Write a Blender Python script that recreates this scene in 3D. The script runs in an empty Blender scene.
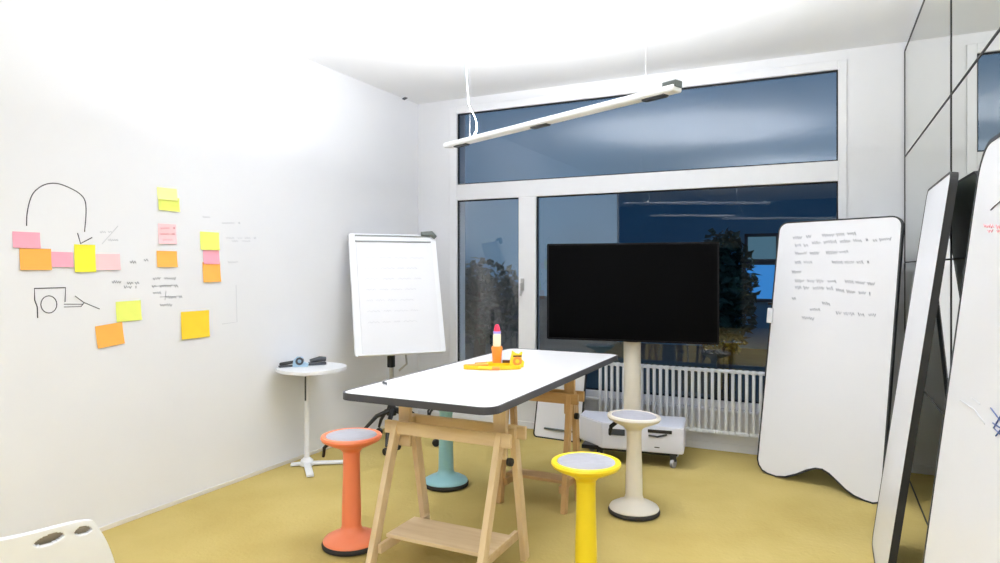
import bpy, bmesh, math, random
from mathutils import Vector, Matrix
R = math.radians
PI = math.pi
random.seed(7)
sc = bpy.context.scene
C = sc.collection

# ------------------------------------------------------------------ camera
F = 662.0; H = 1.45; HZ = 268.0; YAW = R(25.94)
cam_d = bpy.data.cameras.new('camera'); cam = bpy.data.objects.new('camera', cam_d); C.objects.link(cam)
cam.location = (0, 0, H); cam.rotation_euler = (R(90), 0, YAW)
cam_d.sensor_width = 36; cam_d.lens = 36 * F / 1000; cam_d.shift_y = -(281.5 - HZ) / 1000
cam_d.clip_start = 0.02
sc.camera = cam
CR = Vector((math.cos(YAW), math.sin(YAW), 0)); CF = Vector((-math.sin(YAW), math.cos(YAW), 0)); CU = Vector((0, 0, 1))
CO = Vector((0, 0, H))
def ray(px, py): return CF + CR * ((px - 500) / F) + CU * ((HZ - py) / F)
def at_z(px, py, z): r = ray(px, py); return CO + r * ((z - H) / r.z)
def at_x(px, py, x): r = ray(px, py); return CO + r * (x / r.x)
def at_y(px, py, y): r = ray(px, py); return CO + r * (y / r.y)
def at_plane(px, py, p, n): r = ray(px, py); return CO + r * ((p - CO).dot(n) / r.dot(n))

# ------------------------------------------------------------------ materials
def s2l(c): return tuple((v / 255 / 12.92 if v / 255 <= .04045 else ((v / 255 + .055) / 1.055) ** 2.4) for v in c)
def mat(name, rgb, rough=.5, metal=0, var=.04, scale=12, bump=0, spec=.5, stretch=None, rgb2=None):
    m = bpy.data.materials.new(name); m.use_nodes = True
    nt = m.node_tree; b = nt.nodes['Principled BSDF']
    col = s2l(rgb)
    b.inputs['Roughness'].default_value = rough; b.inputs['Metallic'].default_value = metal
    b.inputs['Specular IOR Level'].default_value = spec
    tc = nt.nodes.new('ShaderNodeTexCoord'); mp = nt.nodes.new('ShaderNodeMapping')
    if stretch: mp.inputs['Scale'].default_value = stretch
    nz = nt.nodes.new('ShaderNodeTexNoise'); nz.inputs['Scale'].default_value = scale; nz.inputs['Detail'].default_value = 4
    cr = nt.nodes.new('ShaderNodeValToRGB')
    c2 = s2l(rgb2) if rgb2 else tuple(min(1, v * (1 + var)) for v in col)
    c1 = col if rgb2 else tuple(v * (1 - var) for v in col)
    cr.color_ramp.elements[0].color = (*c1, 1); cr.color_ramp.elements[1].color = (*c2, 1)
    cr.color_ramp.elements[0].position = .3; cr.color_ramp.elements[1].position = .7
    nt.links.new(tc.outputs['Object'], mp.inputs['Vector']); nt.links.new(mp.outputs['Vector'], nz.inputs['Vector'])
    nt.links.new(nz.outputs['Fac'], cr.inputs['Fac']); nt.links.new(cr.outputs['Color'], b.inputs['Base Color'])
    if bump:
        bp = nt.nodes.new('ShaderNodeBump'); bp.inputs['Strength'].default_value = bump; bp.inputs['Distance'].default_value = .01
        n2 = nt.nodes.new('ShaderNodeTexNoise'); n2.inputs['Scale'].default_value = scale * 20
        nt.links.new(tc.outputs['Object'], n2.inputs['Vector'])
        nt.links.new(n2.outputs['Fac'], bp.inputs['Height']); nt.links.new(bp.outputs['Normal'], b.inputs['Normal'])
    return m
M = {}
M['wall'] = mat('wall_paint', (234, 235, 239), .8, var=.01, scale=2, spec=.2)
M['ceiling'] = mat('ceiling_paint', (241, 242, 245), .9, var=.01, scale=2, spec=.1)
M['carpet'] = mat('carpet', (184, 163, 98), .95, scale=2, bump=.4, spec=.05, rgb2=(196, 176, 112))
M['frame'] = mat('window_frame_white', (236, 237, 241), .4, var=.01)
M['gasket'] = mat('black_gasket', (22, 26, 34), .6)
M['mirror'] = mat('mirror_panel', (222, 224, 218), .015, metal=1, var=.003, scale=1)
M['seam'] = mat('black_seam', (14, 14, 16), .5)
M['board'] = mat('whiteboard_surface', (234, 235, 240), .35, var=.008, scale=1.5)
M['boardback'] = mat('board_back_grey', (92, 100, 98), .6)
M['edge'] = mat('dark_edge_band', (38, 39, 42), .5)
M['tabletop'] = mat('table_top_white', (240, 239, 240), .3, var=.008, scale=1.5)
M['tedge'] = mat('table_edge_grey', (66, 66, 72), .5)
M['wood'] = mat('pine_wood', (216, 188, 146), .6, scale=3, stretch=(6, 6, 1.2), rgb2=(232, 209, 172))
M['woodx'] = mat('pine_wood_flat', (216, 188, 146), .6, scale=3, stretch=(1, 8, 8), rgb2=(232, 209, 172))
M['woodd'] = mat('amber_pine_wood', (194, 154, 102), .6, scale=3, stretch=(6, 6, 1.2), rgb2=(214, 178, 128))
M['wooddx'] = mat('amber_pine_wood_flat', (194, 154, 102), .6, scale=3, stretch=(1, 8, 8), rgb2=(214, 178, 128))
M['black'] = mat('black_plastic', (18, 18, 20), .45)
M['tv'] = mat('screen_black', (1, 1, 2), .5, spec=.05)
M['tvb'] = mat('bezel_black', (10, 11, 14), .4, spec=.2)
M['white'] = mat('white_plastic', (238, 240, 245), .4, var=.01)
M['cream'] = mat('cream_metal', (222, 216, 204), .4, var=.02)
M['cart'] = mat('cart_white', (226, 228, 240), .4, var=.01)
M['rad'] = mat('radiator_enamel', (232, 236, 243), .35, var=.01)
M['rubber'] = mat('dark_rubber', (52, 50, 48), .8)
M['cush'] = mat('grey_cushion', (168, 168, 176), .9, var=.05, scale=30)
M['metal'] = mat('satin_metal', (190, 190, 192), .3, metal=.8)
M['gclip'] = mat('grey_green_clip', (96, 104, 102), .4)
M['clampg'] = mat('clamp_grey', (140, 144, 144), .5)
M['orange'] = mat('orange_plastic', (246, 138, 96), .4, var=.02)
M['yellow'] = mat('yellow_plastic', (248, 220, 40), .4, var=.02)
M['blue'] = mat('powder_blue_plastic', (150, 202, 212), .4, var=.02)
M['stoolw'] = mat('warm_white_plastic', (232, 226, 214), .4, var=.02)
M['n_pink'] = mat('paper_pink', (246, 168, 186), .8, var=.02)
M['n_pale'] = mat('paper_pale_pink', (246, 204, 208), .8, var=.02)
M['n_orange'] = mat('paper_orange', (255, 178, 82), .8, var=.02)
M['n_gold'] = mat('paper_golden', (250, 208, 50), .8, var=.02)
M['n_yellow'] = mat('paper_yellow', (244, 236, 60), .8, var=.02)
M['n_lime'] = mat('paper_lime', (232, 240, 116), .8, var=.02)
M['n_plime'] = mat('paper_pale_lime', (240, 243, 160), .8, var=.02)
M['ink'] = mat('dark_ink', (62, 62, 74), .6)
M['inkg'] = mat('grey_ink', (150, 152, 160), .6)
M['inkw'] = mat('slate_ink', (124, 128, 144), .6)
M['inkf'] = mat('faint_ink', (208, 210, 216), .6)
M['inkr'] = mat('red_ink', (244, 178, 186), .6)
M['inkb'] = mat('blue_ink', (60, 90, 150), .6)
M['ppink'] = mat('pink_red_plastic', (240, 52, 88), .35)
M['pviolet'] = mat('violet_plastic', (168, 160, 236), .4)
M['plabel'] = mat('bottle_label', (236, 236, 206), .5)
M['pgreen'] = mat('dark_green_plastic', (30, 140, 108), .4)
M['pbrown'] = mat('dark_brown_plastic', (90, 50, 14), .5)
M['porange'] = mat('glue_orange', (252, 148, 58), .4)
M['pyellow'] = mat('tray_yellow', (246, 200, 22), .45)
M['lblue'] = mat('light_blue_plastic', (172, 204, 226), .4)
M['dgrey'] = mat('dark_grey_plastic', (62, 66, 74), .45)
M['taupe'] = mat('taupe_cushion', (150, 138, 118), .9)
M['leaf'] = mat('dark_leaves', (44, 72, 62), .8, var=.4, scale=3)
M['bark'] = mat('bark', (52, 46, 40), .9)
M['ground'] = mat('outside_ground', (70, 80, 76), .9, var=.3, scale=1)
M['facade'] = mat('facade_render', (84, 140, 170), .9, var=.06, scale=1)
M['roofm'] = mat('roof_dark', (60, 66, 76), .8)
M['hall'] = mat('hall_wall_paint', (120, 124, 128), .8)

def emis(name, rgb, st):
    m = bpy.data.materials.new(name); m.use_nodes = True; nt = m.node_tree
    nt.nodes.remove(nt.nodes['Principled BSDF'])
    e = nt.nodes.new('ShaderNodeEmission'); e.inputs['Color'].default_value = (*s2l(rgb), 1); e.inputs['Strength'].default_value = st
    nt.links.new(e.outputs[0], nt.nodes['Material Output'].inputs[0]); return m
M['litblue'] = emis('lit_blue_window', (60, 140, 215), .9)
M['litteal'] = emis('lit_teal_window', (84, 120, 140), .8)
gm = bpy.data.materials.new('window_glass'); gm.use_nodes = True; nt = gm.node_tree
nt.nodes.remove(nt.nodes['Principled BSDF'])
tr = nt.nodes.new('ShaderNodeBsdfTransparent'); tr.inputs[0].default_value = (.82, .9, .95, 1)
gl = nt.nodes.new('ShaderNodeBsdfGlossy'); gl.inputs['Roughness'].default_value = .01
fr = nt.nodes.new('ShaderNodeFresnel'); fr.inputs['IOR'].default_value = 1.95
mx = nt.nodes.new('ShaderNodeMixShader')
nt.links.new(fr.outputs[0], mx.inputs[0]); nt.links.new(tr.outputs[0], mx.inputs[1]); nt.links.new(gl.outputs[0], mx.inputs[2])
nt.links.new(mx.outputs[0], nt.nodes['Material Output'].inputs[0])
M['glass'] = gm

# ------------------------------------------------------------------ mesh helpers
class MB:
    def __init__(s): s.bm = bmesh.new()
    def _merge(s, b2, mtx=None):
        me = bpy.data.meshes.new('tmp'); 
        if mtx: b2.transform(mtx)
        b2.to_mesh(me); s.bm.from_mesh(me); bpy.data.meshes.remove(me); b2.free(); return s
    def box(s, c, size, bev=0, rot=None):
        b = bmesh.new(); bmesh.ops.create_cube(b, size=1)
        for v in b.verts: v.co = Vector((v.co.x * size[0], v.co.y * size[1], v.co.z * size[2]))
        if bev: bmesh.ops.bevel(b, geom=list(b.edges), offset=bev, segments=2, affect='EDGES', profile=.5)
        m = Matrix.Translation(Vector(c))
        if rot: m = m @ rot
        return s._merge(b, m)
    def beam(s, a, b_, w, t, side=Vector((1, 0, 0)), bev=.003):
        a = Vector(a); b_ = Vector(b_); d = b_ - a; L = d.length; z = d.normalized()
        x = (side - z * side.dot(z)).normalized(); y = z.cross(x)
        rot = Matrix((x, y, z)).transposed().to_4x4()
        return s.box((a + b_) / 2, (w, t, L), bev, rot)
    def tube(s, pts, r, seg=8, cap=True):
        pts = [Vector(p) for p in pts]; n = len(pts); rings = []
        rr = r if isinstance(r, (list, tuple)) else [r] * n
        up = None
        for i, p in enumerate(pts):
            t = (pts[min(i + 1, n - 1)] - pts[max(i - 1, 0)]).normalized()
            if up is None: up = Vector((0, 0, 1)) if abs(t.z) < .9 else Vector((1, 0, 0))
            x = (up - t * up.dot(t)).normalized(); y = t.cross(x); up = x
            rings.append([s.bm.verts.new(p + (x * math.cos(2 * PI * k / seg) + y * math.sin(2 * PI * k / seg)) * rr[i]) for k in range(seg)])
        for i in range(n - 1):
            for k in range(seg):
                s.bm.faces.new((rings[i][k], rings[i][(k + 1) % seg], rings[i + 1][(k + 1) % seg], rings[i + 1][k]))
        if cap: s.bm.faces.new(rings[0][::-1]); s.bm.faces.new(rings[-1])
        return s
    def lathe(s, prof, c=(0, 0, 0), seg=40, rot=None):
        b = bmesh.new(); rings = []
        for r, z in prof:
            if r < 1e-5: rings.append([b.verts.new((0, 0, z))])
            else: rings.append([b.verts.new((r * math.cos(2 * PI * k / seg), r * math.sin(2 * PI * k / seg), z)) for k in range(seg)])
        for i in range(len(rings) - 1):
            A, B = rings[i], rings[i + 1]
            for k in range(seg):
                k2 = (k + 1) % seg
                if len(A) == 1 and len(B) == 1: continue
                if len(A) == 1: b.faces.new((A[0], B[k2], B[k]))
                elif len(B) == 1: b.faces.new((A[k], A[k2], B[0]))
                else: b.faces.new((A[k], A[k2], B[k2], B[k]))
        m = Matrix.Translation(Vector(c))
        if rot: m = m @ rot
        return s._merge(b, m)
    def prism(s, outline, y0, y1, mtx=None, bev=0):      # outline in x,z ; extruded in y
        b = bmesh.new()
        A = [b.verts.new((x, y0, z)) for x, z in outline]; B = [b.verts.new((x, y1, z)) for x, z in outline]
        n = len(A); b.faces.new(A); b.faces.new(B[::-1])
        for i in range(n): b.faces.new((A[(i + 1) % n], A[i], B[i], B[(i + 1) % n]))
        bmesh.ops.recalc_face_normals(b, faces=b.faces)
        return s._merge(b, mtx)
    def ring(s, outer, inner, y0, y1):
        b = bmesh.new(); n = len(outer)
        V = [[b.verts.new((x, y, z)) for x, z in o] for o in (outer, inner) for y in (y0, y1)]
        for i in range(n):
            j = (i + 1) % n
            b.faces.new((V[0][i], V[0][j], V[1][j], V[1][i])); b.faces.new((V[2][i], V[3][i], V[3][j], V[2][j]))
            b.faces.new((V[0][i], V[2][i], V[2][j], V[0][j])); b.faces.new((V[1][i], V[1][j], V[3][j], V[3][i]))
        bmesh.ops.recalc_face_normals(b, faces=b.faces)
        return s._merge(b)
    def build(s, name, m, parent=None, smooth=False):
        me = bpy.data.meshes.new(name)
        bmesh.ops.recalc_face_normals(s.bm, faces=s.bm.faces)
        s.bm.to_mesh(me); s.bm.free()
        me.materials.append(M[m] if isinstance(m, str) else m)
        if smooth:
            for p in me.polygons: p.use_smooth = True
            try: me.set_sharp_from_angle(angle=R(40))
            except Exception: pass
        o = bpy.data.objects.new(name, me); C.objects.link(o)
        if parent: o.parent = parent
        return o
def tag(o, label, cat, group=None):
    o['label'] = label; o['category'] = cat
    if group: o['group'] = group
    return o
def thing(name, label, cat, loc=(0, 0, 0), rz=0, group=None, mtx=None):
    o = bpy.data.objects.new(name, None); C.objects.link(o); o.empty_display_size = .1
    if mtx is not None: o.matrix_world = mtx
    else: o.location = loc; o.rotation_euler = (0, 0, rz)
    return tag(o, label, cat, group)
def struct(name, mb, m, parent=None, smooth=False):
    o = mb.build(name, m, parent, smooth)
    if not parent: o['kind'] = 'structure'
    return o
def rounded(x0, z0, x1, z1, r, seg=6):
    pts = []
    for cx, cz, a0 in ((x1 - r, z1 - r, 0), (x0 + r, z1 - r, 90), (x0 + r, z0 + r, 180), (x1 - r, z0 + r, 270)):
        for k in range(seg + 1):
            a = R(a0 + 90 * k / seg); pts.append((cx + r * math.cos(a), cz + r * math.sin(a)))
    return pts
def offset(outline, d):                                   # shrink a ccw outline by d
    n = len(outline); out = []
    for i in range(n):
        p0 = Vector(outline[i - 1]); p1 = Vector(outline[i]); p2 = Vector(outline[(i + 1) % n])
        t = (p2 - p0); t.normalize(); out.append((p1.x - t.y * d, p1.y + t.x * d))
    return out

# ------------------------------------------------------------------ the room
XL, XR, YB, ZC = -3.57, .5255, 5.5, 3.06
YO = -1.6; YE = -6.0; XE = -6.5
struct('floor', MB().box(((XE + 1.2) / 2, (YE + YB + .3) / 2, -.05), (1.2 - XE + .2, YB + .3 - YE, .1)), 'carpet')
struct('ceiling', MB().box(((XE + 1.2) / 2, (YE + YB + .3) / 2, ZC + .05), (1.2 - XE + .2, YB + .3 - YE, .1)), 'ceiling')
struct('wall_left', MB().box((XL - .1, (YO + YB + .3) / 2, ZC / 2), (.2, YB + .3 - YO, ZC)), 'wall')
struct('wall_right', MB().box((XR + .12, (YE + YB + .3) / 2, ZC / 2), (.2, YB + .3 - YE, ZC)), 'wall')
struct('wall_hall_side', MB().box((XE - .1, (YE + YO) / 2, ZC / 2), (.2, YO - YE, ZC)), 'hall')
struct('wall_hall_front', MB().box(((XE + XL) / 2 - .1, YO + .1, ZC / 2), (XL - XE - .2, .2, ZC)), 'hall')
struct('wall_rear', MB().box(((XE + XR) / 2, YE - .1, ZC / 2), (XR - XE + .4, .2, ZC)), 'hall')
struct('baseboard_left', MB().box((XL + .006, (YO + YB) / 2, .012), (.012, YB - YO, .024), .002), 'cream')
# window wall pieces
WX0, WX1, WZ0, WZ1 = -3.21, .165, .34, 2.985
wb = MB()
wb.box(((XL + WX0) / 2, YB + .15, ZC / 2), (WX0 - XL, .3, ZC))
wb.box(((XR + WX1) / 2 + .01, YB + .15, ZC / 2), (XR - WX1 + .02, .3, ZC))
wb.box(((WX0 + WX1) / 2, YB + .15, (WZ1 + ZC) / 2), (WX1 - WX0, .3, ZC - WZ1))
wb.box(((WX0 + WX1) / 2, YB + .15, WZ0 / 2), (WX1 - WX0, .3, WZ0))
struct('wall_back', wb, 'wall')
struct('baseboard_back', MB().box(((XL + XR) / 2, YB - .006, .03), (XR - XL, .012, .06), .002), 'wall')
# window
win = bpy.data.objects.new('window_1', None); C.objects.link(win); win['kind'] = 'structure'; win.location = (0, YB, 0)
GX0, GX1, GM0, GM1 = -3.131, .107, -2.483, -2.315
GZ0, GZ1, GZ2, GZ3 = .395, 2.093, 2.243, 2.920
def pc(x0, x1, z0, z1, y0=-.012, y1=.08): return (((x0 + x1) / 2, (y0 + y1) / 2, (z0 + z1) / 2), (x1 - x0, y1 - y0, z1 - z0))
fb = MB()
for a in ((WX0, GX0, WZ0, WZ1), (GX1, WX1, WZ0, WZ1), (GX0, GX1, GZ3, WZ1), (GX0, GX1, GZ1, GZ2), (GX0, GX1, WZ0, GZ0), (GM0, GM1, GZ0, GZ1)):
    c, s = pc(*a); fb.box(c, s, .004)
fb.build('window_frame', 'frame', win)
for (x0, x1, z0, z1) in ((GX0, GX1, GZ2, GZ3), (GX0, GM0, GZ0, GZ1), (GM1, GX1, GZ0, GZ1)):
    o_ = rounded(x0, z0, x1, z1, .002, 1)
    MB().ring(o_, offset(o_, .011), .012, .03).build('gasket', 'gasket', win)
    c, s = pc(x0, x1, z0, z1, .030, .034)
    # single sheet of glass in its frame
    g = MB(); v = [g.bm.verts.new(p) for p in ((x0, .03, z0), (x1, .03, z0), (x1, .03, z1), (x0, .03, z1))]; g.bm.faces.new(v)
    g.build('glass_pane', 'glass', win)
hd = MB().box((-2.44, -.02, 1.30), (.03, .02, .11), .004).tube([(-2.44, -.025, 1.31), (-2.44, -.06, 1.31), (-2.44, -.065, 1.20)], .009)
hd.build('window_handle', 'metal', win)
struct('trim_1', MB().box(((WX0 + WX1) / 2, YB - .03, WZ0 - .012), (WX1 - WX0 + .04, .06, .024), .004), 'frame')

# mirror panels on the right wall with black seams
mp_ = thing('mirror_wall_panelling', 'tall glossy mirrored panels with black joints covering the right wall', 'mirror', (XR + .02, 0, 0))
zs = [.02, .74, 1.49, 2.24, 2.992]; ys = [5.495, 3.616, 1.74, -.14]
for i in range(len(ys) - 1):
    for k in range(len(zs) - 1):
        MB().box((-.008, (ys[i] + ys[i + 1]) / 2, (zs[k] + zs[k + 1]) / 2), (.016, ys[i] - ys[i + 1] - .006, zs[k + 1] - zs[k] - .006)).build('mirror_panel', 'mirror', mp_)
sm = MB()
for z in zs: sm.box((-.0095, (ys[0] + ys[-1]) / 2, z), (.019, ys[0] - ys[-1], .008 if z < 2.9 else .012))
for y in ys: sm.box((-.0095, y, (zs[0] + zs[-1]) / 2), (.019, .016, zs[-1] - zs[0]))
sm.build('joint_strips', 'seam', mp_)

# small sensor in the upper left corner
p = at_x(403, 96, XL)
t = thing('motion_sensor', 'small white sensor with grey underside high in the left corner by the ceiling', 'sensor', (XL, p.y, p.z))
MB().prism([(0, -.03), (.07, .0), (.07, .02), (0, .03)], -.03, .03).build('housing', 'white', t)
MB().prism([(.005, -.036), (.075, -.006), (.07, .0), (.005, -.028)], -.02, .02).build('lens', 'dgrey', t)

# ------------------------------------------------------------------ outdoors
struct('ground', MB().box((0, 25, -.6), (70, 38, .1)), 'ground')
# adjoining house
hs = thing('neighbouring_building', 'grey blue building across the yard with a bright blue lit window', 'building', (6.0, 17.5, -.55))
hx0 = at_y(617, 268, 17.5).x - 6
MB().box(((hx0 + 8) / 2, 2, 2.175), (8 - hx0, 4, 4.35)).build('wall', 'facade', hs)
MB().prism([(hx0 - .3, 4.35), (8.3, 4.35), (8.0, 4.5), (hx0, 4.5)], -.3, 4.3).build('roof', 'roofm', hs)
def hwin(px0, px1, py0, py1, m):
    a = at_y(px0, py0, 17.45); b = at_y(px1, py1, 17.45)
    fx, fz = (a.x + b.x) / 2 - 6, (a.z + b.z) / 2 + .55
    w, h = abs(b.x - a.x), abs(a.z - b.z)
    o = rounded(fx - w / 2 - .08, fz - h / 2 - .08, fx + w / 2 + .08, fz + h / 2 + .08, .01, 1)
    f_ = MB().ring(o, offset(o, .08), -.08, -.0).build('house_window', 'roofm', hs)
    MB().box((fx, -.03, fz), (w, .02, h)).build('pane', m, f_)
hwin(746, 775, 265, 299, 'litblue'); hwin(748, 776, 237, 259, 'litteal'); hwin(640, 664, 352, 362, 'litteal')
def tree(px, y, h, rad, label, seed):
    rnd = random.Random(seed); g = at_y(px, 268, y)
    t = thing('garden_tree', label, 'tree', (g.x, y, -.55), 0, 'trees outside the window')
    MB().tube([(0, 0, 0), (.05, 0, h * .3), (-.03, .05, h * .6), (0, 0, h * .85)], [.13, .11, .08, .03]).build('trunk', 'bark', t, True)
    b = bmesh.new()
    for k in range(1500):
        u = Vector((rnd.gauss(0, 1), rnd.gauss(0, 1), rnd.gauss(0, 1))).normalized() * rnd.random() ** .4
        c = Vector((u.x * rad, u.y * rad, h * .62 + u.z * h * .38)); s = .06 + rnd.random() * .06
        q = Matrix.Rotation(rnd.random() * 6, 3, Vector((rnd.random() - .5, rnd.random() - .5, rnd.random() + .01)).normalized())
        vs = [b.verts.new(c + q @ Vector(p)) for p in ((-s, 0, 0), (0, -s * .5, .02), (s, 0, 0), (0, s * .5, .02))]; b.faces.new(vs)
    mb = MB(); mb.bm.free(); mb.bm = b; mb.build('foliage', 'leaf', t)
tree(722, 10.5, 2.6, .5, 'dark loose tree seen between the television and the wave edged whiteboard', 1)
tree(478, 11, 2.2, 1.0, 'low dark tree behind the narrow left window pane', 2)
# ------------------------------------------------------------------ sticky notes + wall drawings
def note(px0, px1, py0, py1, m, label, tilt=0, lift=.001):
    cx, cy = (px0 + px1) / 2, (py0 + py1) / 2
    a = at_x(px0, cy, XL); b = at_x(px1, cy, XL); u = at_x(cx, py0, XL); d = at_x(cx, py1, XL)
    c = at_x(cx, cy, XL); w = abs(b.y - a.y); h = abs(u.z - d.z)
    bm = bmesh.new(); N = 5; V = []
    for j in range(N + 1):
        f = j / N; z = h / 2 - f * h; curl = lift + .008 * f * f
        V.append([bm.verts.new(q) for q in ((curl, -w / 2, z), (curl * 1.1, w / 2, z), (curl * 1.1 - .0008, w / 2, z), (curl - .0008, -w / 2, z))])
    for j in range(N):
        for k in range(4): bm.faces.new((V[j][k], V[j][(k + 1) % 4], V[j + 1][(k + 1) % 4], V[j + 1][k]))
    bm.faces.new(V[0]); bm.faces.new(V[-1])
    mb = MB(); mb.bm.free(); mb.bm = bm
    o = mb.build('sticky_note', m); o.location = (XL, c.y, c.z); o.rotation_euler = (R(tilt), 0, 0)
    return tag(o, label, 'sticky note', 'sticky notes on the left wall')
note(12.5, 40, 232, 248, 'n_pink', 'pink sticky note at the far left, directly above the wide orange note', 0)
note(19.5, 51, 248.5, 270, 'n_orange', 'wide orange note at the start of the long horizontal row', 0, .003)
note(50, 73, 252, 267, 'n_pink', 'pink note in the row between the wide orange and bright yellow notes', -1)
note(74, 95, 244.6, 272, 'n_yellow', 'tall bright yellow note below the drawn arrow head', 0, .003)
note(95, 120, 254, 270, 'n_pale', 'pale pink note right of the tall bright yellow note', 1)
note(157, 177, 188, 200, 'n_plime', 'very pale lime note topmost of the middle column, behind its yellow neighbour', 1)
note(158, 179, 197, 211, 'n_lime', 'lime yellow note near the top of the middle column', -1, .003)
note(158, 176, 224, 244, 'n_pale', 'pale pink note with reddish writing in the middle column', 0)
note(156.5, 176.7, 251, 267, 'n_orange', 'orange note lowest of the middle column', 0, .003)
note(200, 219, 232, 250, 'n_lime', 'lime note topmost of the right hand column', 0)
note(203, 219, 249, 264, 'n_pink', 'pink note between lime and orange notes in the right hand column', 0)
note(202.5, 220, 262, 282, 'n_orange', 'orange note lowest of the right hand column', 1, .003)
note(116, 141, 301, 321, 'n_lime', 'pale lime note standing alone above the low orange note', 1)
note(96, 123, 324, 346, 'n_orange', 'tilted orange note, lowest of all the notes', 5, .003)
note(181, 209, 311, 338, 'n_gold', 'large golden yellow note below the right hand column', 0, .003)
def wallstroke(mb, pts, r=.003):
    mb.tube([at_x(x, y, XL + .0005) for x, y in pts], r, 5)
def smooth(pts, n=6):
    out = []; P = [pts[0]] + list(pts) + [pts[-1]]
    for i in range(1, len(P) - 2):
        for k in range(n):
            t = k / n; a, b, c, d = P[i - 1], P[i], P[i + 1], P[i + 2]
            out.append(tuple(.5 * ((2 * b[j]) + (-a[j] + c[j]) * t + (2 * a[j] - 5 * b[j] + 4 * c[j] - d[j]) * t * t + (-a[j] + 3 * b[j] - 3 * c[j] + d[j]) * t ** 3) for j in range(2)))
    out.append(pts[-1]); return out
def squig(mb, x0, x1, y, y1=None, amp=2.0, r=.0022, seed=0, fn=None):
    rnd = random.Random(int(x0 * 31 + y * 7) + seed); y1 = y if y1 is None else y1
    x = x0
    while x < x1:
        L = min(x1 - x, 4 + rnd.random() * 9); n = max(3, int(L / 1.1)); pts = []
        for k in range(n + 1):
            f = k / n; xx = x + L * f; yy = y + (y1 - y) * (xx - x0) / max(1, x1 - x0)
            pts.append((xx, yy + (amp * (.4 + .6 * rnd.random())) * (1 if k % 2 else -1) * .5))
        if fn: mb.tube([fn(a, b) for a, b in pts], r, 4)
        else: wallstroke(mb, pts, r)
        x += L + 2 + rnd.random() * 2.5
mb = MB(); wallstroke(mb, smooth([(26.5, 226), (27, 214), (30, 200), (35, 191), (45, 184.5), (57, 183.5), (70, 188), (80, 194), (85, 201), (86, 213), (84.5, 232)]), .0028)
wallstroke(mb, [(77.5, 233), (80.5, 243.5), (92, 237.5)], .003)
tag(mb.build('marker_arrow_drawing', 'ink'), 'large curved marker arrow arching over the row of notes', 'drawing')
mb = MB(); wallstroke(mb, [(37.6, 318), (37.2, 307), (34.6, 300), (34.4, 288.4), (65.5, 287.6), (65, 302)], .003)
wallstroke(mb, [(48.8 + 8 * math.cos(a * PI / 10), 304.4 + 8.6 * math.sin(a * PI / 10)) for a in range(21)], .0025)
tag(mb.build('marker_square_drawing', 'ink'), 'marker square with a circle inside drawn under the wide orange note', 'drawing')
mb = MB(); wallstroke(mb, [(64, 304.2), (83, 304.2)], .002); wallstroke(mb, [(64, 307), (81, 306.6), (84, 303)], .002)
wallstroke(mb, [(75, 296), (84, 302.5), (99.5, 309)], .0025)
tag(mb.build('marker_arrow_drawing', 'ink'), 'short marker arrow pointing right from the drawn square', 'drawing')
mb = MB()
for x0, x1, y in ((112, 121, 282), (127, 139, 283), (124, 136, 287), (153, 176, 278.5), (152, 178, 286), (153, 161, 293), (166, 182, 297), (160, 172, 305), (130, 136, 262), (144, 149, 260)):
    squig(mb, x0, x1, y, amp=3)
wallstroke(mb, [(152, 286.5), (177, 285)], .0018); wallstroke(mb, [(166, 291), (165, 300)], .0018); wallstroke(mb, [(160, 297), (180, 296)], .0018)
tag(mb.build('handwriting', 'inkg'), 'grey handwriting around and below the middle column of notes', 'writing')
mb = MB()
for x0, x1, y in ((222, 240, 223), (226, 256, 238), (232, 250, 241), (228, 238, 262), (203, 210, 217), (100, 112, 232), (108, 118, 240)):
    squig(mb, x0, x1, y, amp=2.2)
wallstroke(mb, [(236, 285), (237, 322), (222, 324)], .002); wallstroke(mb, [(102, 244), (118, 226)], .002)
tag(mb.build('handwriting', 'inkf'), 'faint handwriting and thin lines right of the last column of notes', 'writing')
mb = MB(); squig(mb, 160, 174, 228, amp=2, r=.002); squig(mb, 160, 174, 234, amp=2, r=.002); squig(mb, 162, 172, 240, amp=2, r=.002)
for v in mb.bm.verts: v.co.x += .006
tag(mb.build('note_writing', 'inkr'), 'reddish writing on the pale pink note of the middle column', 'writing')

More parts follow.
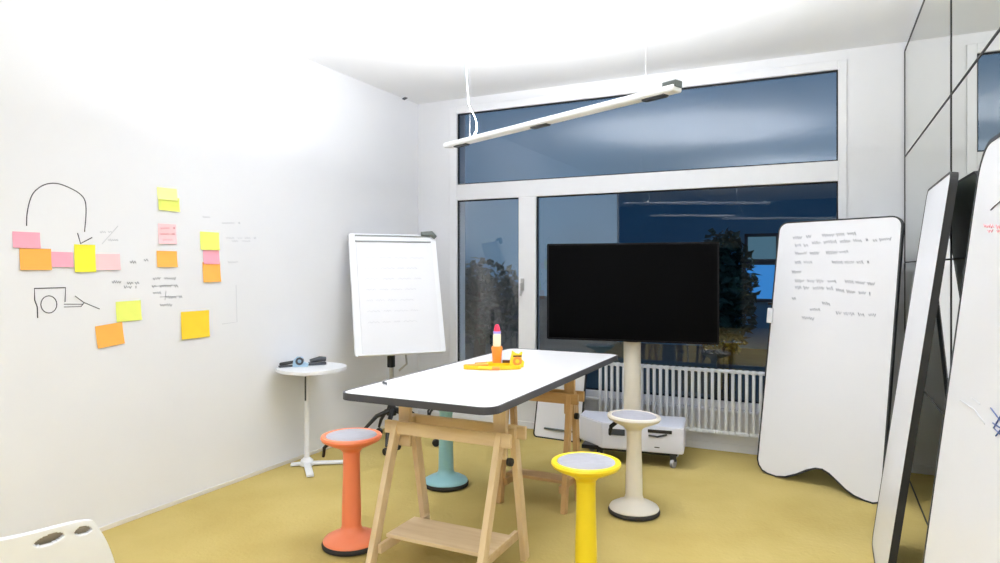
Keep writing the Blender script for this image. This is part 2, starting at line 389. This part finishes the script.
# ------------------------------------------------------------------ whiteboards leaning at the right
def frame_mtx(bl, br, lean):                              # lean = horizontal displacement of the top, per metre of board
    bl = Vector(bl); u = (Vector(br) - bl).normalized()
    back = Vector((-u.y, u.x, 0))                         # away from the viewer
    w = (Vector((0, 0, 1)) + back * lean).normalized()
    n = u.cross(w)                                        # toward the viewer = -y local
    return Matrix.Translation(bl) @ Matrix((u, -n, w)).transposed().to_4x4()
def wave_board(label, bl, br, lean, W, HT, th, wave=True, rc=.07):
    m = frame_mtx(bl, br, lean)
    t = thing('whiteboard', label, 'whiteboard', mtx=m, group='large rounded whiteboards leaning at the right wall')
    pts = []
    if wave:
        pts += [(.0, .09), (.012, .05), (.04, .018), (.08, .004), (.14, 0), (.20, .014), (.27, .052), (.33, .095), (.38, .120), (.42, .125), (.46, .110), (.51, .075), (.56, .038), (.61, .014), (.67, .002)]
        pts = [(x * W / .76, z) for x, z in pts]
        pts += [(W - .05, 0), (W - .02, .012), (W - .005, .03), (W, .07)]
    else:
        r = .06
        pts += [(r - r * math.cos(R(a)), r - r * math.sin(R(a))) for a in range(0, 91, 15)]
        pts += [(W - r + r * math.sin(R(a)), r - r * math.cos(R(a))) for a in range(0, 91, 15)]
    pts += [(W - rc + rc * math.cos(R(a)), HT - rc + rc * math.sin(R(a))) for a in range(0, 91, 15)]
    pts += [(rc - rc * math.sin(R(a)), HT - rc + rc * math.cos(R(a))) for a in range(0, 91, 15)]
    inn = offset(pts, .009)
    MB().prism(inn, 0.001, th * .5).build('writing_surface', 'board', t)
    MB().prism(inn, th * .5, th - .001).build('back_panel', 'boardback', t)
    MB().ring(pts, offset(pts, .010), -.001, th).build('edge_band', 'edge', t)
    return t, m
def on_board(m):
    p = m.translation; n = m.to_3x3() @ Vector((0, 1, 0)); inv = m.inverted()
    def f(px, py):
        q = inv @ at_plane(px, py, p, n); return Vector((q.x, -.0005, q.z))
    return f
bA = at_z(762, 478, 0); bB = at_z(881, 509, 0)
bA = Vector((-.425, 5.04, 0)); bB = Vector((.325, 4.635, 0))
tA, mA = wave_board('white board with wavy cut lower edge and lines of handwriting, leaning beside the radiator', bA, bB, .165, (bB - bA).length, 1.81, .028)
fA = on_board(mA); wr = MB()
for x0, x1, y0, y1 in ((793, 812, 238, 236.5), (822, 856, 235.5, 233.5), (795, 808, 245.5, 245), (812, 868, 243, 240), (873, 892, 240.5, 238.5), (795, 820, 253.5, 253), (826, 850, 253, 251.5), (795, 812, 262.5, 262), (832, 869, 262.5, 262), (792, 801, 272, 272),
                       (795, 838, 281, 281.5), (845, 876, 281.5, 284), (795, 833, 287.5, 288.5), (836, 870, 290, 294), (792, 796, 299, 298), (822, 830, 303, 304), (810, 820, 309.5, 309.5), (836, 876, 313, 315.5), (802, 818, 317.5, 319)):
    squig(wr, x0, x1, y0, y1, amp=3.8, r=.0017, fn=fA)
wr.build('handwriting', 'inkw', tA)
q = fA(772.5, 304)
tag_ = MB().box((-.004, -.008, q.z), (.03, .018, .016), .003).build('clip', 'black', tA)
q = fA(773, 313)
MB().box((.004, -.011, q.z - .02), (.04, .020, .11), .005).build('eraser_pad', 'white', tA)
bl = Vector((.235, 4.0, 0)); br = Vector((.225, 3.23, 0))
tB, mB = wave_board('blank white board seen almost edge on, between the wavy board and the nearest board', bl, br, .135, (br - bl).length, 1.865, .028, False, .045)
bl = Vector((.185, 2.215, 0)); br = Vector((.205, 1.345, 0))
tC, mC = wave_board('nearest white board cut by the right edge of the photo, with blue and red marks', bl, br, .118, (br - bl).length, 1.80, .035, False, .10)
fC = on_board(mC)
wr = MB(); wr.tube([fC(*p) for p in ((991, 210), (995, 206), (1001, 201))], .0015, 4); wr.build('pen_stroke', 'ink', tC)
wr = MB(); squig(wr, 984, 1003, 226, 227, amp=4, r=.0012, fn=fC); squig(wr, 988, 1003, 231, 231, amp=3, r=.0012, fn=fC); wr.build('red_mark', 'inkr', tC)
wr = MB()
for pts in (((991, 408), (1000, 420), (1008, 424)), ((1001, 416), (994, 428), (1002, 436)), ((993, 423), (1005, 431)), ((996, 436), (1004, 426))): wr.tube([fC(*p) for p in pts], .0016, 4)
wr.build('blue_scribble', 'inkb', tC)
wr = MB()
for pts in (((960, 400), (975, 410), (985, 424)), ((972, 398), (980, 404))): wr.tube([fC(*p) for p in pts], .0012, 4)
wr.build('faint_mark', 'inkf', tC)

# small framed whiteboard on the floor under the window
m = frame_mtx(Vector((-2.235, 5.24, 0)), Vector((-1.80, 5.21, 0)), .24)
t = thing('small_whiteboard', 'small dark rimmed whiteboard leaning under the window behind the far trestle', 'whiteboard', mtx=m)
W = .44; o_ = rounded(0, 0, W, .62, .035)
MB().prism(offset(o_, .008), .001, .018).build('panel', 'board', t)
MB().ring(o_, offset(o_, .012), 0, .02).build('edge_band', 'edge', t)
MB().box((W / 2 + .02, -.01, .085), (W * .62, .016, .016), .003).build('ledge', 'gclip', t)

# ------------------------------------------------------------------ the table
TZ = .88
t = thing('work_table', 'white topped rectangular standing table with dark grey rounded rim on two trestles', 'table', (-1.595, 3.33, TZ))
def flat(outline, z0, z1, inner=None):
    mb = MB()
    if inner: mb.ring(outline, inner, z0, z1)
    else: mb.prism(outline, z0, z1)
    mb.bm.transform(Matrix(((1, 0, 0, 0), (0, 0, 1, 0), (0, 1, 0, 0), (0, 0, 0, 1))))
    return mb
o_ = rounded(-.40, -.94, .40, .94, .075, 8)
flat(offset(o_, .006), -.026, 0).build('table_top', 'tabletop', t)
flat(o_, -.030, .0015, offset(o_, .009)).build('edge_band', 'tedge', t)

def trestle(label, yc, y_near, y_far, tone, tonex, xl=-1.90, xr=-1.33, apf=.04):
    t = thing('trestle', label, 'trestle', ((xl + xr) / 2, yc, 0), 0, 'wooden trestles under the table')
    w = (xr - xl) / 2
    for sx in (-1, 1):
        x = sx * w
        for yf, ya in ((y_near - yc, -.04), (y_far - yc, apf)):
            MB().beam((x, yf, 0), (x, ya, .69), .03, .052, Vector((1, 0, 0)), .003).build('leg', tone, t)
        MB().beam((x * .93, 0, .56), (x * .93, 0, .825), .065, .028, Vector((1, 0, 0)), .003).build('post', tone, t)
        k = 1 - .17 / .69
        MB().beam((x - sx * .03, (y_near - yc) * k - .02, .13), (x - sx * .03, (y_far - yc) * k + .02, .13), .02, .045, Vector((1, 0, 0)), .002).build('side_rail', tone, t)
        MB().lathe([(0, -.012), (.018, -.012), (.02, 0), (.018, .012), (0, .012)], (x + sx * .03, 0, .55), 16, Matrix.Rotation(R(90), 4, 'Y')).build('knob', 'black', t)
    MB().box((0, -.055, .662), (2 * w + .12, .022, .062), .003).build('top_rail', tonex, t)
    MB().box((0, apf + .015, .662), (2 * w + .12, .022, .062), .003).build('top_rail', tonex, t)
    MB().box((0, 0, .8365), (2 * w + .06, .07, .026), .003).build('support_bar', tonex, t)
    k = 1 - .16 / .69
    d = (y_far - y_near) * k * .62
    MB().box((0, (y_near + y_far) / 2 - yc, .158), (2 * w - .01, d, .018), .003).build('shelf', tonex, t)
    return t
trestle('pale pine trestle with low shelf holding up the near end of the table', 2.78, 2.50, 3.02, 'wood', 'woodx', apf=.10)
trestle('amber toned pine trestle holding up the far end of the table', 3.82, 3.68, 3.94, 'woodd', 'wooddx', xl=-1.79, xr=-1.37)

# ------------------------------------------------------------------ wobble stools
def stool(label, col, x, y, tilt=0, ta=0, cush='cush', lever=200):
    t = thing('wobble_stool', label, 'stool', (x, y, 0), 0, 'round wobble stools around the table')
    MB().lathe([(0, 0), (.135, 0), (.149, .006), (.152, .02), (.146, .030), (0, .030)]).build('base_ring', 'rubber', t, True)
    MB().lathe([(.143, .026), (.146, .034), (.140, .044), (.11, .060), (.075, .074), (.056, .088), (.050, .11), (.0, .11)]).build('base', col, t, True)
    MB().lathe([(.0, .09), (.050, .09), (.049, .2), (.044, .38), (.043, .46), (.046, .50), (0, .50)]).build('column', col, t, True)
    rot = Matrix.Rotation(R(tilt), 4, Vector((math.cos(R(ta)), math.sin(R(ta)), 0)))
    MB().lathe([(0, -.085), (.046, -.085), (.062, -.066), (.12, -.040), (.150, -.024), (.158, -.010), (.154, 0), (.142, .004), (.132, .0), (.128, -.006), (0, -.006)], (0, 0, .578), 48, rot).build('seat', col, t, True)
    MB().lathe([(.131, -.008), (.130, .000), (.12, .004), (.06, .002), (0, .001)], (0, 0, .578), 48, rot).build('cushion', cush, t, True)
    a = R(lever); d = Vector((math.cos(a), math.sin(a), 0))
    p = Vector((0, 0, .545)); s = Vector((-d.y, d.x, 0)) * .014
    MB().tube([p + d * .10 + s, p + d * .140 + s - Vector((0, 0, .03)), p + d * .145 - Vector((0, 0, .075)), p + d * .140 - s - Vector((0, 0, .03)), p + d * .10 - s], .008, 6).build('lever', 'black', t, True)
    return t
def fl(px, d, off=0):
    p = CO + (CF + CR * ((px - 500) / F)) * d; return p.x, p.y
x, y = fl(351.5, 3.46); stool('orange wobble stool with grey seat pad left of the near trestle', 'orange', x, y, lever=210)
x, y = fl(586, 2.99); stool('bright yellow wobble stool right of the table, cut by the lower frame', 'yellow', x, y, lever=120)
x, y = fl(634, 3.92); stool('white wobble stool in front of the television cart', 'stoolw', x, y, 2, 120, lever=212)
x, y = fl(446, 4.42); stool('powder blue wobble stool seen under the table between the trestles', 'blue', x, y, lever=250)

# ------------------------------------------------------------------ television on its cart
TX, TY = -1.256, 4.74; ang = R(7.4)
t = thing('television_on_stand', 'large black flat screen television on a white pole and wheeled white cart', 'television', (TX, TY, 0), ang)
o_ = rounded(-.617, .915, .617, 1.632, .012, 3)
MB().prism(offset(o_, .012), -.012, .03).build('screen', 'tv', t)
sc_ = MB().ring(o_, offset(o_, .013), -.016, .04); sc_.build('bezel', 'tvb', t)
MB().box((0, .045, 1.27), (1.0, .04, .5), .01).build('rear_housing', 'tvb', t)
MB().lathe([(0, .28), (.063, .28), (.063, 1.35), (0, 1.35)], (0, .13, 0), 32).build('pole', 'cream', t, True)
MB().lathe([(0, .905), (.08, .905), (.08, .93), (0, .93)], (0, .13, 0), 32).build('collar', 'dgrey', t, True)
MB().box((0, .09, 1.27), (.26, .06, .30), .006).build('wall_plate', 'black', t)
# cart body : chamfered at the left
y0 = .03
cb = MB(); out = [(-.42, .20), (-.21, .0), (.375, .0), (.375, .38), (-.42, .38)]
out = [(x_, y_ + y0) for x_, y_ in out]
b = cb.bm
A = [b.verts.new((x_, y_, .115)) for x_, y_ in out]; B = [b.verts.new((x_, y_, .305)) for x_, y_ in out]
b.faces.new(A[::-1]); b.faces.new(B)
for i in range(5): b.faces.new((A[i], A[(i + 1) % 5], B[(i + 1) % 5], B[i]))
bmesh.ops.bevel(b, geom=list(b.edges), offset=.008, segments=2, affect='EDGES')
cb.build('cart_body', 'cart', t)
MB().box((.21, y0 - .002, .270), (.17, .012, .024), .003).build('handle_slot', 'black', t)
MB().beam((.13, y0 - .004, .238), (.20, y0 - .004, .232), .012, .012, bev=.002).beam((.19, y0 - .004, .232), (.26, y0 - .004, .252), .012, .012, bev=.002).build('handle', 'dgrey', t)
MB().box((-.10, y0 - .002, .243), (.12, .012, .045), .003).build('vent', 'dgrey', t)
MB().box((.19, y0 - .001, .155), (.035, .006, .006)).build('latch', 'dgrey', t)
MB().box((-.02, y0 + .19, .105), (.70, .30, .03), .004).build('chassis', 'black', t)
for cx, cy in ((-.24, .10), (.30, .06), (-.34, .32), (.30, .34)):
    c = MB().lathe([(0, -.014), (.032, -.014), (.038, -.008), (.038, .008), (.032, .014), (0, .014)], (cx, y0 + cy, .038), 24, Matrix.Rotation(R(90), 4, 'Y') @ Matrix.Rotation(R(20), 4, 'X')).build('caster', 'cush', t, True)
    MB().box((cx, y0 + cy, .075), (.045, .05, .05), .006).build('caster_fork', 'dgrey', c)

# ------------------------------------------------------------------ radiator
t = thing('radiator', 'white tubular column radiator under the window behind the television', 'radiator', (-.75, 5.385, 0))
def col():
    m_ = MB()
    m_.box((0, 0, .41), (.024, .028, .47), .006)
    m_.box((0, 0, .648), (.040, .040, .03), .008); m_.box((0, 0, .172), (.044, .04, .03), .008)
    return m_
c0 = col().build('column', 'rad', t, True); n = 37
for k in range(n):
    o = c0 if k == 0 else c0.copy()
    if k: C.objects.link(o); o.parent = t
    o.location = (-.93 + k * .0505, 0, 0)
MB().tube([(-.955, 0, .648), (.915, 0, .648)], .014, 10).tube([(-.955, 0, .172), (.915, 0, .172)], .014, 10).build('header_pipes', 'rad', t, True)
for bx_ in (-.7, .7): MB().box((bx_, .064, .24), (.03, .09, .03)).build('wall_bracket', 'rad', t)
MB().tube([(-.955, 0, .172), (-1.0, 0, .172), (-1.0, 0, 0)], .010, 8).build('supply_pipe', 'rad', t, True)

# ------------------------------------------------------------------ flip chart
t = thing('flip_chart', 'white flip chart easel on a black wheeled star base in the left corner', 'flip chart', (-3.150, 4.475, 0))
ez = Matrix.Rotation(R(50), 4, 'Z')
bw, bh = .745, 1.02
ctr = Vector((.0, .06, 1.242)); lean = Matrix.Rotation(R(-16), 4, 'X')
BMX = Matrix.Translation(ctr) @ ez @ lean
def bx(mb): mb.bm.transform(BMX); return mb
o_ = rounded(-bw / 2, -bh / 2, bw / 2, bh / 2, .02, 3)
bd = bx(MB().prism(o_, -.012, .012)).build('board', 'white', t)
bx(MB().prism(rounded(-bw / 2 + .055, -bh / 2 + .02, bw / 2 - .04, bh / 2 - .075, .004, 1), -.018, -.0121)).build('paper_pad', 'board', t)
bx(MB().box((0, -.022, bh / 2 - .022), (bw - .10, .018, .012), .003).box((0, -.022, bh / 2 - .070), (bw - .10, .012, .010), .002)).build('paper_clamp', 'clampg', t)
bx(MB().box((0, -.018, bh / 2 - .046), (bw - .10, .010, .04), .002)).build('clamp_bar', 'white', t)
bx(MB().tube([(bw / 2 - .13, -.03, bh / 2 - .0), (bw / 2 - .04, -.035, bh / 2 + .002), (bw / 2 - .005, -.03, bh / 2 - .03)], [.020, .026, .018], 10)).build('clamp_lever', 'gclip', t, True)
bx(MB().box((0, -.022, -bh / 2 + .008), (bw - .04, .03, .014), .003)).build('pen_ledge', 'white', t)
wr = MB()
rr_ = random.Random(5)
for k in range(7):
    z = .30 - k * .09; x = -.26
    for j in range(4):
        L = .05 + rr_.random() * .07
        wr.tube([(x + L * i / 6, -.0185, z + (.006 if i % 2 else -.006)) for i in range(7)], .0012, 4); x += L + .03
bx(wr).build('faint_writing', 'inkf', t)
MB().tube([(-.09, .11, .30), (-.09, .11, 1.0)], .020, 14).build('mast', 'metal', t, True)
MB().box((-.09, .105, .67), (.05, .05, .10), .006).build('height_clamp', 'black', t)
MB().tube([(.0, .10, .80), (.06, .10, .74), (.07, .10, .66), (.0, .09, .60)], .009, 8).build('cable_bow', 'metal', t, True)
MB().lathe([(0, .22), (.04, .22), (.045, .25), (.03, .31), (0, .31)], (-.09, .11, 0), 20).build('hub', 'black', t, True)
for a in (-62, -124, 5, 77, 150):
    d = Vector((math.cos(R(a)), math.sin(R(a)), 0)); o0 = Vector((-.07, .10, 0)); ln = .40 if a != 150 and a != -124 else .28
    if a == 77: ln = .36
    pts = [o0 + d * .02 + Vector((0, 0, .265)), o0 + d * ln * .5 + Vector((0, 0, .23)), o0 + d * ln * .85 + Vector((0, 0, .14)), o0 + d * ln + Vector((0, 0, .07))]
    lg = MB().tube(pts, [.022, .018, .014, .011], 10).build('leg', 'black', t, True)
    ca = MB().lathe([(0, -.02), (.026, -.02), (.030, -.01), (.030, .01), (.026, .02), (0, .02)], tuple(o0 + d * ln + Vector((0, 0, .03))), 20, Matrix.Rotation(R(a + 40), 4, 'Z') @ Matrix.Rotation(R(90), 4, 'X')).build('caster', 'black', lg, True)

# ------------------------------------------------------------------ little side table with its things
SX, SY = -3.33, 3.72; SZ = .73
t = thing('side_table', 'small white side table on a slim column beside the left wall', 'side table', (SX, SY, 0))
o_ = [(-.20, -.15), (-.10, -.21), (.06, -.23), (.18, -.16), (.22, -.02), (.20, .14), (.10, .24), (-.05, .27), (-.20, .25)]
o_ = smooth(o_ + [o_[0]], 3)[:-1]
flat(o_, SZ - .022, SZ).build('table_top', 'white', t)
MB().tube([(-.07, .03, .03), (-.07, .03, SZ - .02)], .018, 14).build('column', 'white', t, True)
MB().box((-.05, .0, SZ - .034), (.22, .26, .02), .004).build('bracket', 'white', t)
MB().tube([(-.03, -.03, SZ - .05), (-.03, -.03, SZ - .24)], .006, 8).build('lever', 'dgrey', t, True)
fb = MB()
for dx, dy in ((.20, .22), (.15, -.18), (-.16, .10), (-.16, -.04)):
    fb.beam((-.07, .03, .02), (dx, dy, .014), .05, .018, Vector((-dy, dx, 0)), .004)
fb.lathe([(0, .005), (.05, .005), (.045, .04), (.025, .06), (0, .06)], (-.07, .03, 0), 24)
fb.build('foot_cross', 'white', t)
def P_(px, py, z): return at_z(px, py, z)
q = at_x(288, 360, -3.49)
t = thing('stapler', 'small dark stapler lying left of the light blue dispenser on the side table', 'stapler', (q.x, q.y, SZ), R(60))
MB().box((0, 0, .008), (.13, .032, .014), .004).build('base_plate', 'dgrey', t)
MB().box((.0, 0, .030), (.12, .026, .022), .006, Matrix.Rotation(R(-6), 4, 'Y')).build('arm', 'black', t)
q = at_x(300, 360, -3.43)
t = thing('tape_dispenser', 'light blue tape dispenser between dark items on the side table', 'tape dispenser', (q.x, q.y, SZ), R(35))
MB().prism([(-.05, 0), (.055, 0), (.06, .022), (.03, .03), (.018, .068), (-.02, .072), (-.045, .05)], -.022, .022).build('body', 'lblue', t)
MB().lathe([(.014, -.02), (.028, -.02), (.028, .02), (.014, .02), (.014, -.02)], (0, -.012, .042), 24, Matrix.Rotation(R(90), 4, 'X')).build('roll', 'dgrey', t, True)
q = at_x(317, 360, -3.37)
t = thing('hole_punch', 'dark grey rounded tool right of the light blue dispenser on the side table', 'hole punch', (q.x, q.y, SZ), R(50))
MB().box((0, 0, .012), (.13, .045, .022), .006).build('base_plate', 'dgrey', t)
MB().tube([(-.05, 0, .03), (.02, 0, .045), (.065, 0, .042)], [.016, .02, .016], 10).build('grip', 'dgrey', t, True)

# ------------------------------------------------------------------ things on the table
TT = TZ + .0015
def tp(px, py): q = at_z(px, py, TZ); return q.x, q.y
x, y = tp(497, 366)
d0 = math.hypot(x, y)
t = thing('glue_bottle', 'tall orange glue bottle with pale label and pinkish red cap on the table', 'glue bottle', (x, y, TZ + .0065)); GS = 1.28
k = .185 / .185
gs = lambda p: [(a_, b_ * GS) for a_, b_ in p]
MB().lathe(gs([(0, 0), (.024, 0), (.026, .006), (.029, .055), (.033, .075), (.030, .085), (0, .085)]), (0, 0, 0), 28).build('body', 'porange', t, True)
MB().lathe(gs([(0, .083), (.0225, .083), (.0235, .09), (.0235, .135), (.020, .145), (0, .145)]), (0, 0, 0), 28).build('label_section', 'plabel', t, True)
MB().lathe(gs([(0, .143), (.023, .143), (.023, .153), (0, .153)]), (0, 0, 0), 28).build('collar', 'pviolet', t, True)
MB().lathe(gs([(0, .152), (.018, .152), (.019, .160), (.013, .178), (.008, .184), (0, .184)]), (0, 0, 0), 28).build('cap', 'ppink', t, True)
x, y = tp(499, 369)
rt = R(18)
t = thing('marker_tray', 'low irregular yellow tray with orange tip lying around the glue bottle', 'tray', (x - .04, y + .0, TZ + .0005), YAW)
tr_o = smooth([(-.10, -.05), (-.02, -.06), (.08, -.055), (.15, -.03), (.155, .02), (.10, .06), (.0, .062), (-.07, .04), (-.14, .02), (-.165, -.01), (-.15, -.04), (-.10, -.05)], 4)[:-1]
mbx = flat(tr_o, 0.0, .006); mbx.build('tray_bottom', 'pyellow', t)
mbx = flat(tr_o, .0, .022, offset(tr_o, .007)); mbx.build('tray_rim', 'pyellow', t)
def lay(px, py, L, rz, m1, m2, label, dz=.006, r=.009):
    x, y = tp(px, py)
    t = thing('felt_marker', label, 'marker', (x, y, TZ + dz + r), rz, 'markers on the table')
    rot = Matrix.Rotation(R(90), 4, 'Y')
    MB().lathe([(0, -L / 2), (r, -L / 2), (r, L * .15), (0, L * .15)], (0, 0, 0), 14, rot).build('barrel', m1, t, True)
    MB().lathe([(0, L * .15), (r * 1.08, L * .15), (r * 1.05, L * .47), (r * .7, L / 2), (0, L / 2)], (0, 0, 0), 14, rot).build('cap', m2, t, True)
lay(478, 368, .12, YAW + R(10), 'porange', 'porange', 'orange marker at the left tip of the yellow tray')
lay(489, 371, .12, YAW + R(-8), 'pyellow', 'porange', 'yellow marker with orange cap at the front of the tray')
lay(484, 366, .11, YAW + R(25), 'porange', 'pyellow', 'orange marker with yellow cap behind the others in the tray')
x, y = tp(507, 366)
t = thing('ink_pad', 'small dark brown block beside the glue bottle', 'block', (x, y, TZ + .0065), YAW)
MB().box((0, 0, .014), (.055, .03, .028), .003).build('case', 'pbrown', t)
x, y = tp(516, 368)
t = thing('hand_tape_dispenser', 'yellow and orange tape dispenser standing at the right end of the tray', 'tape dispenser', (x, y, TZ + .0065), YAW + R(10))
MB().prism([(-.035, 0), (.04, 0), (.045, .03), (.03, .045), (.03, .06), (.034, .085), (.02, .072), (.0, .078), (-.02, .092), (-.024, .07), (-.03, .05)], -.018, .018).build('body', 'n_gold', t)
MB().lathe([(.012, -.02), (.026, -.02), (.026, .02), (.012, .02), (.012, -.02)], (.004, 0, .034), 24, Matrix.Rotation(R(90), 4, 'X')).build('tape_roll', 'porange', t, True)
MB().box((.004, -.003, .063), (.05, .034, .010), .002).build('dark_band', 'pbrown', t)
lay(387, 385, .10, YAW + R(-60), 'dgrey', 'white', 'slim grey and white pen lying near the left corner of the table', 0.0, .006)

# ------------------------------------------------------------------ pendant lights
def pendant(a, b, label, power, cable=True):
    a = Vector(a); b = Vector(b); c = (a + b) / 2; L = (b - a).length; rz = math.atan2(b.y - a.y, b.x - a.x)
    t = thing('pendant_light', label, 'lamp', c, rz, 'linear pendant lights under the ceiling')
    MB().box((0, 0, 0), (L, .06, .030), .008).build('housing', 'white', t)
    for f in (.09, .50, .93):
        MB().box((L * (f - .5), 0, -.018), (.12, .035, .012), .003).build('underside_module', 'dgrey', t)
    MB().box((L / 2 - .03, 0, .018), (.07, .05, .03), .004).build('end_cap', 'gclip', t)
    for f in (-.36, .40): MB().tube([(L * f, 0, .01), (L * f, 0, ZC - c.z)], .0007, 5).build('suspension_wire', 'metal', t)
    if cable: MB().tube([(-L * .34, 0, .012), (-L * .322, 0, .05), (-L * .322, 0, .09), (-L * .332, 0, .13), (-L * .35, 0, .17), (-L * .37, 0, .22), (-L * .38, 0, .40), (-L * .38, 0, ZC - c.z)], .0035, 8).build('power_cable', 'white', t, True)
    ld = bpy.data.lights.new('uplight', 'AREA'); ld.shape = 'RECTANGLE'; ld.size = L * .96; ld.size_y = .05; ld.energy = power; ld.color = (.94, .968, 1.01)
    lo = bpy.data.objects.new('uplight', ld); C.objects.link(lo); lo.parent = t; lo.location = (0, 0, .022); lo.rotation_euler = (PI, 0, 0)
    return t
P1a = at_z(447, 146, 2.2); P1b = at_z(678, 88, 2.2)
PW = 88
pendant(P1a, P1b, 'slim white linear pendant light crossing in front of the high window strip', PW * 1.45)
D = P1b - P1a
pendant(Vector((-1.35, .55, 2.2)), Vector((-1.35, .55, 2.2)) + D, 'white linear pendant light above the camera, outside the photo', PW * .4)
pendant(Vector((-3.1, -2.2, 2.5)), Vector((-3.1, -2.2, 2.5)) + D, 'white linear pendant light in the dim hall behind the camera', 6)
# added fill light, unseen behind the camera, evens out walls and boards
def fill_lamp(x, y, sx, sy, power, label):
    t = thing('fill_light', label, 'lamp', (x, y, ZC), 0, 'added fill lights behind the camera')
    MB().box((0, 0, -.02), (sx + .04, sy + .04, .04), .004).build('housing', 'white', t)
    ld = bpy.data.lights.new('lamp', 'AREA'); ld.shape = 'RECTANGLE'; ld.size = sx; ld.size_y = sy; ld.energy = power; ld.color = (.94, .968, 1.01)
    lo = bpy.data.objects.new('lamp', ld); C.objects.link(lo); lo.parent = t; lo.location = (0, 0, -.045)
fill_lamp(-.9, -1.5, 1.6, .6, 105, 'added rectangular fill light, unseen at the ceiling behind the camera')

# ------------------------------------------------------------------ white shell chair at the lower left
KA = at_z(93, 521, .78); KB = at_z(-20, 543, .78); kd = (KA - KB); kd.z = 0; kd.normalize()
KC = KA - kd * .2; krz = math.atan2(kd.y, kd.x) - PI / 2
t = thing('shell_chair', 'white moulded plastic chair with slotted backrest at the lower left corner', 'chair', (KC.x, KC.y, 0), krz)
def chair_pt(v, z):                                        # v -1..1 along local y
    wz = .2 + .09 * (1 - math.exp(-(.78 - z) / .15))
    return Vector((-.05 * (v * v) - .10 * (1 - (z - .44) / .34), v * wz, z - .012 * abs(v) ** 8 * max(0, (z - .60) / .18)))
bm = bmesh.new(); NV, NZ = 180, 120; G = []
for j in range(NZ + 1):
    z = .44 + .34 * j / NZ; G.append([bm.verts.new(chair_pt(-1 + 2 * i / NV, z)) for i in range(NV + 1)])
for j in range(NZ):
    for i in range(NV):
        v = -1 + 2 * (i + .5) / NV; z = .44 + .34 * (j + .5) / NZ
        hole = False
        for c_, hw in ((.83, .095), (.48, .155), (-.48, .155), (-.83, .095)):
            if ((v - c_) / hw) ** 2 + ((z - .750 - (v - c_) * .03) / (.010 + .03 * hw)) ** 2 < 1: hole = True
        if not hole: bm.faces.new((G[j][i], G[j][i + 1], G[j + 1][i + 1], G[j + 1][i]))
bmesh.ops.delete(bm, geom=[v for v in bm.verts if not v.link_faces], context='VERTS')
mb = MB(); mb.bm.free(); mb.bm = bm; bk = mb.build('backrest', 'white', t, True)
md = bk.modifiers.new('thick', 'SOLIDIFY'); md.thickness = .012; md.offset = 0
# taupe pad inside the shell
bm = bmesh.new(); G = []
for j in range(9):
    z = .47 + .29 * j / 8; G.append([bm.verts.new(chair_pt((-1 + 2 * i / 12) * .93, z) + Vector((-.022, 0, 0))) for i in range(13)])
for j in range(8):
    for i in range(12): bm.faces.new((G[j][i], G[j][i + 1], G[j + 1][i + 1], G[j + 1][i]))
mb = MB(); mb.bm.free(); mb.bm = bm; pd = mb.build('back_pad', 'taupe', t, True)
md = pd.modifiers.new('thick', 'SOLIDIFY'); md.thickness = .012; md.offset = 0
flat(rounded(-.40, -.25, .03, .25, .12, 6), .425, .447).build('seat', 'white', t, True)
for sx in (-.33, .0):
    for sy in (-.19, .19):
        MB().tube([(sx * .8 - .04, sy * .8, .43), (sx * 1.1 - .03, sy * 1.15, .0)], [.017, .012], 12).build('leg', 'white', t, True)

# ------------------------------------------------------------------ world + view
w = bpy.data.worlds.new('dusk'); sc.world = w; w.use_nodes = True; nt = w.node_tree
bg = nt.nodes['Background']
tc = nt.nodes.new('ShaderNodeTexCoord'); sp = nt.nodes.new('ShaderNodeSeparateXYZ'); cr = nt.nodes.new('ShaderNodeValToRGB')
nz = nt.nodes.new('ShaderNodeTexNoise'); nz.inputs['Scale'].default_value = 5; mx = nt.nodes.new('ShaderNodeMix'); mx.data_type = 'RGBA'; mx.blend_type = 'MULTIPLY'; mx.inputs[0].default_value = .5
nt.links.new(tc.outputs['Generated'], sp.inputs[0]); nt.links.new(sp.outputs['Z'], cr.inputs[0]); nt.links.new(tc.outputs['Generated'], nz.inputs['Vector'])
cr.color_ramp.elements[0].position = 0; cr.color_ramp.elements[0].color = (.10, .19, .29, 1)
cr.color_ramp.elements[1].position = .5; cr.color_ramp.elements[1].color = (.07, .14, .27, 1)
nt.links.new(cr.outputs[0], mx.inputs[6]); nt.links.new(nz.outputs['Fac'], mx.inputs[7])
nt.links.new(mx.outputs[2], bg.inputs[0]); bg.inputs[1].default_value = 1.25
sc.view_settings.view_transform = 'Standard'; sc.view_settings.look = 'None'
sc.view_settings.gamma = 1; sc.view_settings.use_curve_mapping = False; sc.view_settings.exposure = 0.08
